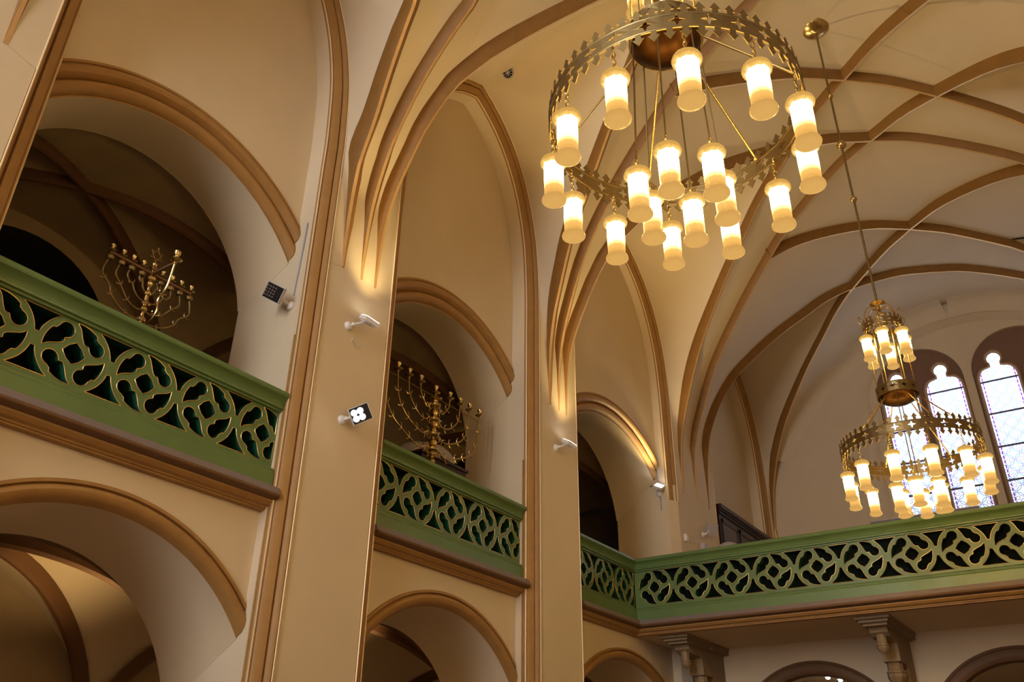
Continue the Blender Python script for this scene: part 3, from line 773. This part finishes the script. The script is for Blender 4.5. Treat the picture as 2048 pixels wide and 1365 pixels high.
def chandelier(cx, cy, ph, ztop, label, first=None):
    ZR = 3.96; t = thing('chandelier', label, 'chandelier', (cx, cy, ZR), 'brass ring chandeliers')
    R = .81; RI = .27; Z = lambda z: z-ZR
    b = arrow_band(R, 28, .115, .050); b.build('crown_ring', BRASSD, t)
    hp = MB()
    for zz in (-.052, .052): hp.tube(ring_pts(R, zz), .009, 6, closed=True)
    hp.build('ring_rim', BRASSD, t, 60)
    # drum above
    dr = MB(); zd = Z(4.60)
    dr.lathe([(0,-.03),(.08,-.027),(.15,-.012),(.205,.018),(.236,.052),(.236,.07),(.225,.07),(.225,.16),(.0,.16)], (0,0,zd), 40)
    dr.build('drum', BRONZE, t, 40)
    ab = arrow_band(.249, 12, .125, .040, False); ab.v = [(x, y, z+zd+.125) for x, y, z in ab.v]; ab.tube([(x, y, zd+.062) for x, y, z in ring_pts(.249, 0, 40)], .007, 6, closed=True); ab.tube([(x, y, zd+.188) for x, y, z in ring_pts(.249, 0, 40)], .007, 6, closed=True); ab.build('drum_band', BRASSD, t)
    # stem, knobs and ceiling rose
    st = MB(); st.tube([(0,0,Z(5.9)), (0,0,Z(ztop))], .016, 10); st.build('stem', BRASSD, t, 60)
    if ztop > 8:
        for zk, s in ((9.85,.8), (8.85,1.35), (7.82,.9)):
            k = MB(); k.lathe([(.016,.06),(.03,.05),(.028,.035),(.05,.018),(.056,0),(.05,-.018),(.028,-.035),(.03,-.05),(.016,-.06)], n=14)
            k.v = [(x*s, y*s, z*s+Z(zk)) for x, y, z in k.v]; k.build('knob', BRASS, t, 40)
    rs = MB(); rs.lathe([(0,-.16),(.03,-.155),(.05,-.13),(.12,-.115),(.20,-.075),(.235,-.04),(.245,-.012),(.24,.03),(0,.03)], (0,0,Z(ztop)), 36); rs.build('ceiling_rose', BRASS, t, 40)
    # top crown
    zc = Z(5.70)
    cr = MB(); cr.lathe([(0,.39),(.03,.385),(.085,.37),(.10,.35),(.05,.335),(.022,.32),(.022,.22),(.045,.20),(.05,.18),(.03,.15),(.05,.13),(.05,-.02),(.0,-.03)], (0,0,zc), 18)
    for k in range(6):
        a = 2*PI*k/6+ph; c, s = math.cos(a), math.sin(a)
        P = smoothline([(.03,.26),(.10,.30),(.17,.25),(.22,.12),(.235,.0),(.24,-.06)], 5)
        cr.tube([(c*r, s*r, zc+z) for r, z in P], .008, 6)
        P = smoothline([(.25,-.02),(.29,.04),(.31,.10),(.285,.14),(.27,.10)], 4)
        cr.tube([(c*r, s*r, zc+z) for r, z in P], .006, 5)
    cr.build('crown_scrolls', BRASS, t, 50)
    cb = arrow_band(.245, 12, .085, .026); cb.v = [(x, y, z+zc-.02) for x, y, z in cb.v]; cb.build('top_band', BRASSD, t)
    # vertical rods from the top crown through the drum down to the inner lamps
    for k in range(6):
        a = 2*PI*k/6+ph+PI/6; x, y = .225*math.cos(a), .225*math.sin(a)
        MB().tube([(x,y,zc-.05), (x,y,zd+.19)], .0075, 6).build('upper_rod', BRASS, t, 60)
    for k in range(6):
        a = 2*PI*k/6+ph; x, y = RI*math.cos(a), RI*math.sin(a)
        MB().tube([(x*.86,y*.86,zd+.03), (x,y,Z(3.60))], .0065, 6).build('inner_rod', BRASSD, t, 60)
        a2 = a+PI/6; c, s = math.cos(a2), math.sin(a2)
        sl = MB(); sl.tube([(.235*c,.235*s,zd+.03), ((R-.03)*c,(R-.03)*s,.06)], .0085, 6)
        sl.lathe([(0,.02),(.016,.012),(.018,0),(.012,-.015),(0,-.02)], ((R-.03)*c,(R-.03)*s,.05), 8)
        sl.build('stay_rod', BRASS, t, 60)
    # lamps: 12 on the ring, 6 inside, 6 at the top crown
    def lamp(x, y, z, h):
        o = LAMP0.copy(); COL.objects.link(o); o.parent = t; o.location = (x, y, z); o.name = 'lamp'
        ch = chain_mesh(h).build('hanger', BRASS, o, 60); return o
    for k in range(12):
        a = math.radians(-2+30*k)+ (ph-math.radians(-82+0)); r = .79
        lamp(r*math.cos(a), r*math.sin(a), Z(3.70), .17)
        hk = MB(); c, s = math.cos(a), math.sin(a)
        P = smoothline([(R-.006,-.03),(R-.02,-.06),(R-.012,-.08),(.79,-.095)], 4); hk.tube([(c*r_, s*r_, z_) for r_, z_ in P], .006, 5); hk.build('hook', BRASS, t, 60)
    for k in range(6):
        a = 2*PI*k/6+ph; lamp(RI*math.cos(a), RI*math.sin(a), Z(3.52), .09)
        a += 0; lamp(.255*math.cos(a), .255*math.sin(a), zc-.145, .09)
    return t
CH1 = chandelier(4.99, 4.05, math.radians(-82), 11.36, 'large brass ring chandelier with lit alabaster lamps, nearest, at the top of the photo')
CH2 = chandelier(5.0, 10.95, math.radians(-87), 11.39, 'brass ring chandelier with lit alabaster lamps hanging on a long rod before the windows')
bpy.data.objects.remove(LAMP0)

# ------------------------------------------------------------------ floodlights
def floodlight(loc, aim, right, label, lit=None, arm=(.0,0,0), housing=WHITEP, group='wall floodlights', wall=(1,0,0), size=(.20,.16,.05), watt=0, tilt_lamp=None):
    """loc: foot on the wall; arm: vector to the head; aim: direction the lamp face looks; right: approximate horizontal axis of the head"""
    t = thing('floodlight', label, 'floodlight', loc, group)
    w = Vector(wall).normalized(); A = Vector(arm)
    bs = MB(); q = Vector((0,0,1)).rotation_difference(w)
    def rot(mb): mb.v = [tuple(q @ Vector(p)) for p in mb.v]; return mb
    rot(MB().lathe([(0,0),(.055,0),(.055,.02),(.045,.035),(.02,.045),(0,.045)], n=18)).build('wall_mount', WHITEP, t, 40)
    ar = MB(); s = w*.04; ar.tube([s, s+(A-s)*.2, A], .014, 8); ar.lathe([(0,.022),(.022,.018),(.022,-.018),(0,-.022)], tuple(s+(A-s)*.15), 10); ar.build('arm', WHITEP, t, 40)
    f = Vector(aim).normalized(); r = Vector(right); r = (r-f*r.dot(f)).normalized(); u = f.cross(r)
    M = Matrix((r, u, f)).transposed()
    hd = MB(); sx, sy, sz = size
    hd.obox(A, (sx,sy,sz), M); hd.obox(A-f*(sz*.62), (sx*.8,sy*.8,sz*.3), M)
    for i in range(-3, 4): hd.obox(A-f*(sz*.72)+r*(i*sx*.11), (.006,sy*.7,sz*.3), M)
    head = hd.build('head', housing, t)
    gl = MB(); gl.obox(A+f*(sz*.5+.002), (sx*.93,sy*.93,.004), M); gl.build('front_glass', BLACKG if lit in ('leds', 'off') else (LEDON if lit else LAMPGREY), t)
    if lit in ('leds', 'off'):
        n = (2, 2) if lit == 'leds' else (4, 4)
        for i in range(n[0]):
            for j in range(n[1]):
                px = ((i+.5)/n[0]-.5)*sx*.62+( -sx*.12 if lit == 'leds' else sx*.16); py = ((j+.5)/n[1]-.5)*sy*.74
                rr = sx*(.15 if lit == 'leds' else .05)
                m = MB(); C0 = A+f*(sz*.5+.005)+r*px+u*py
                ring = [C0+r*(rr*math.cos(a))+u*(rr*math.sin(a)) for a in np.linspace(0, 2*PI, 16, endpoint=False)]
                top = [p+f*.004 for p in ring]
                m.add(ring+top, [tuple(range(16,32))]+[(k, (k+1) % 16, 16+(k+1) % 16, 16+k) for k in range(16)])
                m.build('led', LEDON if lit == 'leds' else LEDM, t)
    if watt:
        ld = bpy.data.lights.new('flood beam', 'SPOT'); ld.energy = watt; ld.color = (1,.74,.33); ld.spot_size = math.radians(116); ld.spot_blend = 1.0; ld.shadow_soft_size = .05
        lo = bpy.data.objects.new('beam', ld); COL.objects.link(lo); lo.parent = t; lo.location = A+f*(sz*.5+.03)
        lo.rotation_euler = (-(tilt_lamp or f)).to_track_quat('Z', 'Y').to_euler()
    return t
FW = 380
floodlight((0,6.10,4.93), (.50,.06,.86), (.15,1,-.1), 'white floodlight aimed up at the vault, upper one on the wide pier', 'up', (.17,.17,.10), wall=(1,0,0), watt=FW)
floodlight((0,6.17,3.76), (.75,-.55,-.38), (.40,.80,.62), 'lit floodlight with four bright diodes, lower one on the wide pier', 'leds', (.20,.08,.06), wall=(1,0,0), size=(.23,.19,.05))
floodlight((0,10.75,4.96), (.50,.06,.86), (.15,1,-.1), 'white floodlight aimed up at the vault on the middle pier', 'up', (.17,.14,.08), wall=(1,0,0), watt=FW)
floodlight((-.30,5.476,4.99), (.35,-.85,-.38), (-.8,-.3,.55), 'switched off black floodlight on the arch reveal under a blue cable', 'off', (-.02,-.24,.06), wall=(0,-1,0), housing=LAMPGREY, size=(.22,.19,.05))
floodlight((-.28,15.19,5.52), (.50,-.42,.76), (.3,-.9,0), 'glowing floodlight below the end of the arch moulding at the far gallery', 'up', (.06,-.14,.10), wall=(0,-1,0), watt=FW*.8)
floodlight((0,16.55,4.98), (.62,-.66,-.40), (.72,.62,-.25), 'pale floodlight on a bent bracket above the gallery corner', None, (.16,.12,.12), wall=(1,0,0), housing=LAMPGREY, size=(.22,.24,.05))
def cable(pts, label, m=CABLE, r=.009):
    tag(MB().tube(pts, r, 6).build('cable', m, None, 60), label, 'cable')
cable([(-.22,5.473,6.12), (-.24,5.473,5.6), (-.27,5.473,5.12)], 'thin blue cable on the arch reveal above the black floodlight')
cable([(-.30,15.192,6.25), (-.30,15.192,5.9), (-.30,15.192,5.56)], 'thin grey cable rising above the glowing floodlight', r=.012)
cable([(-.27,15.192,5.50), (-.27,15.196,5.32), (-.27,15.192,5.18)], 'short cable hanging below the glowing floodlight', r=.012)
cable([(.004,6.20,4.82),(.012,6.17,4.76),(.012,6.22,4.72),(.012,6.29,4.75),(.012,6.26,4.80),(.012,6.22,4.77)], 'short loop of thin wire on the wide pier under the upper floodlight', WHITEP, .004)
tag(MB().box((-.01,15.56,4.62), (.05,15.66,4.76)).box((.05,15.585,4.655), (.056,15.635,4.725)).build('junction_box', WHITEP), 'small white junction box on the far pier, left one', 'junction box')
tag(MB().box((-.01,16.36,4.64), (.09,16.52,4.76)).box((.01,16.40,4.60), (.07,16.48,4.64)).build('sensor_box', LAMPGREY), 'small grey sensor box on the far pier above the balustrade', 'sensor')

def vent(loc, nrm, R, label):
    t = thing('ceiling_vent', label, 'vent', loc); q = Vector((0,0,1)).rotation_difference(Vector(nrm))
    def rb(mb, nm, m): mb.v = [tuple(q @ Vector(p)) for p in mb.v]; return mb.build(nm, m, t, 50)
    rb(MB().lathe([(R*.86,-.02),(R*.86,.012),(R,.014),(R*1.05,.004),(R*1.05,-.02)], n=28), 'rim', LAMPGREY)
    rb(MB().lathe([(0,0),(R*.88,0),(R*.88,-.02),(0,-.02)], n=24), 'dark_well', BLACKG)
    m = MB()
    for k in range(10):
        a = 2*PI*k/10; m.obox((R*.52*math.cos(a), R*.52*math.sin(a), .006), (R*.62,.008,.008), Matrix.Rotation(a, 3, 'Z'))
    rb(m, 'spokes', LAMPGREY)
    rb(MB().lathe([(0,.016),(R*.2,.012),(R*.24,0),(0,0)], n=16), 'hub', LAMPGREY)

# ------------------------------------------------------------------ menorah candlesticks in the gallery
def turned(z0, z1, r, n, seed):
    rnd = random.Random(seed); P = [(0, z0), (r*1.6, z0), (r*1.6, z0+.02)]; z = z0+.02; step = (z1-z0-.04)/n
    for i in range(n):
        k = [.55, 1.0, 1.5, .7, 1.25][i % 5]*(1-.35*i/n)
        P += [(r*k*.8, z+step*.1), (r*k, z+step*.45), (r*k*.8, z+step*.8), (r*.45, z+step*.95)]
        z += step
    P += [(0, z1)]; return P
def cup_mesh(s=1., candle=True):
    mb = MB(); P = [(0,0),(.014,0),(.012,.02),(.022,.028),(.052,.040),(.056,.046),(.046,.046),(.02,.042),(.014,.05),(.026,.062),(.014,.072),(.018,.085),(.030,.100),(.031,.125),(.024,.128),(.022,.112),(0,.112)]
    if not candle: P = P[:9]+[(.0,.05)]
    mb.lathe([(r*s, z*s) for r, z in P], n=14); return mb
def branch(pts, r, leaf, nleaf, seed):
    mb = MB(); S_ = smoothline(pts, 7); mb.tube(S_, r, 7)
    n = len(S_)
    for i in range(nleaf):
        k = int((i+1)*n/(nleaf+1)); p = Vector(S_[k]); t = (Vector(S_[min(k+1,n-1)])-Vector(S_[k-1])).normalized(); s = Vector((1,0,0)); u = t.cross(s).normalized()
        for sg in (-1, 1):
            q = [p, p+u*sg*leaf*.5+t*leaf*.1, p+u*sg*leaf*.95+t*leaf*.45, p+u*sg*leaf*.9+t*leaf*.85]
            mb.tube(smoothline(q, 3), [r*.9*(1-.055*j) for j in range(10)], 5)
    return mb
def menorah_big():
    t = thing('menorah', 'brass menorah with nine long leafy arms standing upright in the middle gallery bay', 'menorah', (-.60, 8.48, 2.80))
    st = MB(); st.lathe([(0,0),(.19,0),(.19,.04),(.17,.07),(.12,.12),(.07,.18),(.06,.30),(.0,.30)], n=24); st.build('foot', BRASS, t, 40)
    s = MB(); s.lathe(turned(.28, 2.30, .065, 22, 3), n=16); s.build('stem', BRASS, t, 30)
    c = cup_mesh(1.25); c.build('candle_cup', BRASS, t, 40, loc=(0,0,2.31))
    d = MB(); d.lathe([(0,0),(.05,.01),(.09,.025),(.10,.035),(.085,.035),(0,.02)], n=18); d.build('drip_pan', BRASS, t, 40, loc=(0,0,2.24))
    for i, off in enumerate((.33,.58,.81,1.06)):
        h0 = [2.19,1.97,1.75,1.53][i]-.03
        for sg in (-1, 1):
            z1 = 2.36
            P = [(0,0,h0), (0,sg*(.04+off*.10),h0+.02), (0,sg*(.05+off*.22),h0-.04), (0,sg*off*.55,h0-.06+.04*i), (0,sg*off*.80,h0+.16*(z1-h0)+.02*i), (0,sg*off*.95,h0+.52*(z1-h0)), (0,sg*off,z1)]
            b = branch(P, .0105, .062, [2,4,6,8][i], i); o = b.build('branch', BRASS, t, 50)
            # curl next to the stem
            cu = [(0, sg*(.10+.045*math.cos(a)), h0-.03+.045*math.sin(a)) for a in np.linspace(PI/2, -PI*.9, 10)]
            MB().tube(cu, .008, 6).build('curl', BRASS, o, 60)
            cup_mesh(1.15).build('candle_cup', BRASS, o, 40, loc=(0,sg*off,z1-.005))
        k = MB(); k.lathe([(.0,-.06),(.05,-.05),(.085,-.01),(.085,.02),(.05,.05),(0,.06)], (0,0,h0), 16); k.build('knop', BRASS, t, 40)
    MB().tube([(-.012,-1.08,2.30), (-.012,1.08,2.30)], .007, 6).build('cross_bar', BRASSD, t)
menorah_big()
def menorah_small():
    t = thing('menorah', 'dark brass menorah with scrolled arms and a star finial, in the left gallery bay', 'menorah', (-.58, 3.93, 2.80))
    MB().lathe([(0,0),(.17,0),(.17,.03),(.15,.06),(.09,.10),(.05,.16),(.045,.5),(0,.5)], n=24).build('foot', BRASSD, t, 40)
    s = MB(); s.lathe(turned(.48, 1.93, .050, 24, 5), n=14); s.build('stem', BRASS, t, 30)
    MB().lathe([(0,0),(.02,0),(.04,.03),(.025,.05),(.03,.07),(.012,.09),(.006,.12),(0,.12)], n=12).build('finial_base', BRASS, t, 40, loc=(0,0,1.92))
    sm = MB()
    for a0 in (PI/2, -PI/2):
        p = [(0, .075*math.cos(a0+2*PI*k/3), 2.10+.075*math.sin(a0+2*PI*k/3)) for k in range(3)]; sm.tube(p, .005, 5, closed=True)
    sm.lathe([(0,0),(.008,.004),(.01,.012),(0,.022)], (0,0,2.175), 8); sm.build('star_finial', BRASS, t)
    bar = MB(); bar.box((-.02,-.46,1.86), (.02,.46,1.885)); bar.box((0,-.015,1.86), (.36,.015,1.885)); bar.build('candle_bar', SHADOWB, t)
    for i, off in enumerate((.11,.225,.335,.455)):
        h0 = [1.66,1.56,1.45,1.34][i]
        for sg in (-1, 1):
            z1 = 1.84
            P = [(0,0,h0), (0,sg*off*.25,h0-.01), (0,sg*off*.55,h0+.03), (0,sg*off*.78,h0+.12), (0,sg*off*.86,h0+.40*(z1-h0)), (0,sg*off*1.08,h0+.62*(z1-h0)), (0,sg*off,z1)]
            o = branch(P, .009, .035, [1,1,2,3][i], i).build('branch', BRASSD, t, 50)
            cup_mesh(.78).build('candle_cup', BRASS, o, 40, loc=(0,sg*off,z1+.03))
            MB().lathe([(0,0),(.03,.005),(.042,.03),(.03,.05),(0,.055)], n=12).build('drip_pan', BRASSD, o, 40, loc=(0,sg*off,z1-.045))
    P = [(0,0,1.30),(.12,0,1.26),(.24,0,1.36),(.22,0,1.50),(.32,0,1.62),(.36,0,1.86)]
    o = branch(P, .011, .04, 2, 9).build('branch', BRASS, t, 50); cup_mesh(1.2).build('candle_cup', BRASS, o, 40, loc=(.36,0,1.86))
menorah_small()

# ------------------------------------------------------------------ things kept on the galleries
def cloth_mound(name, loc, sx, sy, sz, label, cat, seed, m=CLOTH):
    rnd = random.Random(seed); mb = MB(); G = []; n = 20
    for i in range(n+1):
        v = i/n; row = []
        for j in range(28):
            a = 2*PI*j/28; e = 1+.10*math.sin(3*a+seed)+.05*math.sin(7*a+2*seed)*(v)
            r = (math.sin(min(v,1)*PI/2))**.75*e
            row.append((sx*r*math.cos(a), sy*r*math.sin(a), sz*(1-v**2.2)+.012*(1+math.sin(9*a+seed))*v))
        row.append(row[0]); G.append(row)
    mb.grid(G); o = mb.build(name, m, None, 60, loc=loc); return tag(o, label, cat)
t = thing('chest', 'dark wooden chest behind the middle balustrade, under the crumpled cloth', 'chest', (-1.12, 9.13, 2.80))
MB().box((-.25,-.55,0), (.25,.48,1.56)).build('body', DARKWOOD, t); MB().box((-.28,-.58,1.56), (.28,.51,1.60)).build('lid', DARKWOOD, t)
cloth_mound('cloth', (-1.15, 9.10, 4.405), .28, .55, .26, 'crumpled pale grey cloth on the dark chest beside the upright menorah', 'cloth', 2)
t = thing('box', 'pale covered box to the left of the menorah stem behind the middle balustrade', 'box', (-1.12, 8.26, 2.80))
MB().box((-.2,-.25,0), (.2,.25,1.40)).build('body', GREYWOOD, t)
MB().box((-.21,-.26,1.18), (.21,.26,1.44)).build('cover', CLOTH, t)
# cabinet in the bay over the far gallery
t = thing('cabinet', 'tall dark mahogany cabinet with gilt letters on the far gallery', 'cabinet', (-.375, 17.72, 2.80))
c = MB(); c.box((0,0,0), (.33,3.28,3.02)); c.build('body', DARKWOOD, t)
c = MB(); c.box((0,-.05,3.02), (.40,3.33,3.06)); c.box((0,-.07,3.06), (.43,3.35,3.15)); c.box((0,-.03,2.96), (.365,3.31,3.02)); c.build('cornice', DARKWOOD, t)
for k in range(3):
    y0 = .10+k*1.07; p = MB(); p.box((.33,y0,.1), (.345,y0+.97,2.86)); o = p.build('door', GREYWOOD if k == 0 else DARKWOOD, t)
    q = MB()
    for a, b in (((.345,y0,.1),(.362,y0+.06,2.86)), ((.345,y0+.91,.1),(.362,y0+.97,2.86)), ((.345,y0,2.78),(.362,y0+.97,2.86))): q.box(a, b)
    q.build('door_frame', DARKWOOD, o)
def letters(txt, size, M, m, parent, name='lettering'):
    cu = bpy.data.curves.new(name, 'FONT'); cu.body = txt; cu.size = size; cu.extrude = .003; cu.align_x = 'CENTER'
    ob = bpy.data.objects.new(name, cu); COL.objects.link(ob); bpy.context.view_layer.update()
    me = bpy.data.meshes.new_from_object(ob.evaluated_get(bpy.context.evaluated_depsgraph_get())); bpy.data.objects.remove(ob)
    me.transform(M); me.materials.append(m); o = bpy.data.objects.new(name, me); COL.objects.link(o); o.parent = parent; return o
RT = Matrix(((0,0,1,0),(1,0,0,0),(0,1,0,0),(0,0,0,1)))
letters('FORLS', .26, Matrix.Translation((.348,1.64,2.30)) @ RT, GILT, t)
letters('. . . . N', .15, Matrix.Translation((.348,1.70,2.06)) @ RT, GILT, t)
cloth_mound('cloth_cover', (.85, 15.68, 4.10), .30, .38, .37, 'white rounded cloth cover peeping over the balustrade beside the cabinet', 'cloth', 5)
t = thing('stand', 'low dark stand carrying the white cloth cover behind the far balustrade', 'stand', (.85, 15.68, 2.80))
MB().box((-.30,-.36,1.20), (.30,.36,1.28)).build('top', DARKWOOD, t)
for sx in (-1, 1):
    for sy in (-1, 1): MB().box((sx*.25-.025,sy*.30-.025,0), (sx*.25+.025,sy*.30+.025,1.20)).build('leg', DARKWOOD, t)
t = thing('reading_desk', 'flat dark desk top with a pale edge lying along the far balustrade below the windows', 'desk', (4.57, YG+.32, 2.80))
MB().box((-.77,-.12,1.125), (.77,.22,1.155)).build('desk_top', DARKWOOD, t); MB().box((-.60,-.125,1.155), (.77,.22,1.165)).build('pale_edge', CLOTH, t)
for sx in (-.7, .7): MB().box((sx-.03,-.1,0), (sx+.03,.15,1.125)).build('leg', DARKWOOD, t)

# vents on the vault
vent((.54, 8.50, 10.79), (.0,-.70,-.70), .10, 'round spoked vent in the vault web left of the near chandelier')
vent((-.385, 20.25, 9.97), (1,0,0), .06, 'tiny round black vent in the web above the cabinet')

# ------------------------------------------------------------------ light
def area(name, loc, rot, sx, sy, e, col):
    l = bpy.data.lights.new(name, 'AREA'); l.shape = 'RECTANGLE'; l.size = sx; l.size_y = sy; l.energy = e; l.color = col
    o = bpy.data.objects.new(name, l); COL.objects.link(o); o.location = loc; o.rotation_euler = rot; TOP.append(o); return o
def point(name, loc, e, col, r=.08):
    l = bpy.data.lights.new(name, 'POINT'); l.energy = e; l.color = col; l.shadow_soft_size = r
    o = bpy.data.objects.new(name, l); COL.objects.link(o); o.location = loc; TOP.append(o); return o
area('daylight_back_window', (3.6,-9.1,6.0), (math.radians(90),0,0), 3.0, 8.0, 1050, (.96,.98,1))  # daylight from the unseen window, set to the left to favour the jambs
def up_spot(loc, d, e, col):
    l = bpy.data.lights.new('aisle_uplight', 'SPOT'); l.energy = e; l.color = col; l.spot_size = math.radians(95); l.spot_blend = .9; l.shadow_soft_size = .05
    o = bpy.data.objects.new('aisle_uplight', l); COL.objects.link(o); o.location = loc; o.rotation_euler = (-Vector(d)).to_track_quat('Z', 'Y').to_euler(); TOP.append(o)
up_spot((-1.85,4.95,1.25), (-.55,.05,.83), 55, (1,.66,.28)); up_spot((-1.85,8.7,1.35), (-.55,.05,.83), 80, (1,.68,.32))
point('aisle_lamp', (-2.8,4.2,.2), 3, (1,.62,.25)); point('aisle_lamp', (-2.8,8.6,.3), 4, (1,.66,.3)); point('aisle_lamp', (-2.5,13.5,1.4), 3, (1,.62,.25))
point('gallery_lamp', (2.6,17.4,1.6), 8, (1,.7,.4))

wd = bpy.data.worlds.new('World'); bpy.context.scene.world = wd; wd.use_nodes = True
wd.node_tree.nodes['Background'].inputs[0].default_value = (.75,.85,1,1); wd.node_tree.nodes['Background'].inputs[1].default_value = .02

# ------------------------------------------------------------------ camera
def cam_matrix(yaw, pit, rol):
    f = Vector((-math.sin(yaw)*math.cos(pit), math.cos(yaw)*math.cos(pit), math.sin(pit)))
    r = Vector((math.cos(yaw), math.sin(yaw), 0)); u = r.cross(f)
    r2 = r*math.cos(rol)+u*math.sin(rol); u2 = -r*math.sin(rol)+u*math.cos(rol)
    return Matrix((r2, u2, -f)).transposed()
cd = bpy.data.cameras.new('Camera'); cam = bpy.data.objects.new('Camera', cd); COL.objects.link(cam); TOP.append(cam)
cd.sensor_width = 36; cd.lens = 36*1709.5/2048; cd.clip_start = .05; cd.clip_end = 200
cam.matrix_world = Matrix.Translation((6.5,0,0)) @ cam_matrix(.5997,.5004,.01234).to_4x4()
bpy.context.scene.camera = cam
for o in TOP: o.location.z += EYE
sc = bpy.context.scene
sc.view_settings.view_transform = 'Standard'; sc.view_settings.look = 'None'; sc.view_settings.gamma = 1; sc.view_settings.use_curve_mapping = False
sc.view_settings.exposure = 0.15
sc.cycles.use_denoising = True
sc.cycles.max_bounces = 8; sc.cycles.diffuse_bounces = 5; sc.cycles.sample_clamp_indirect = 6
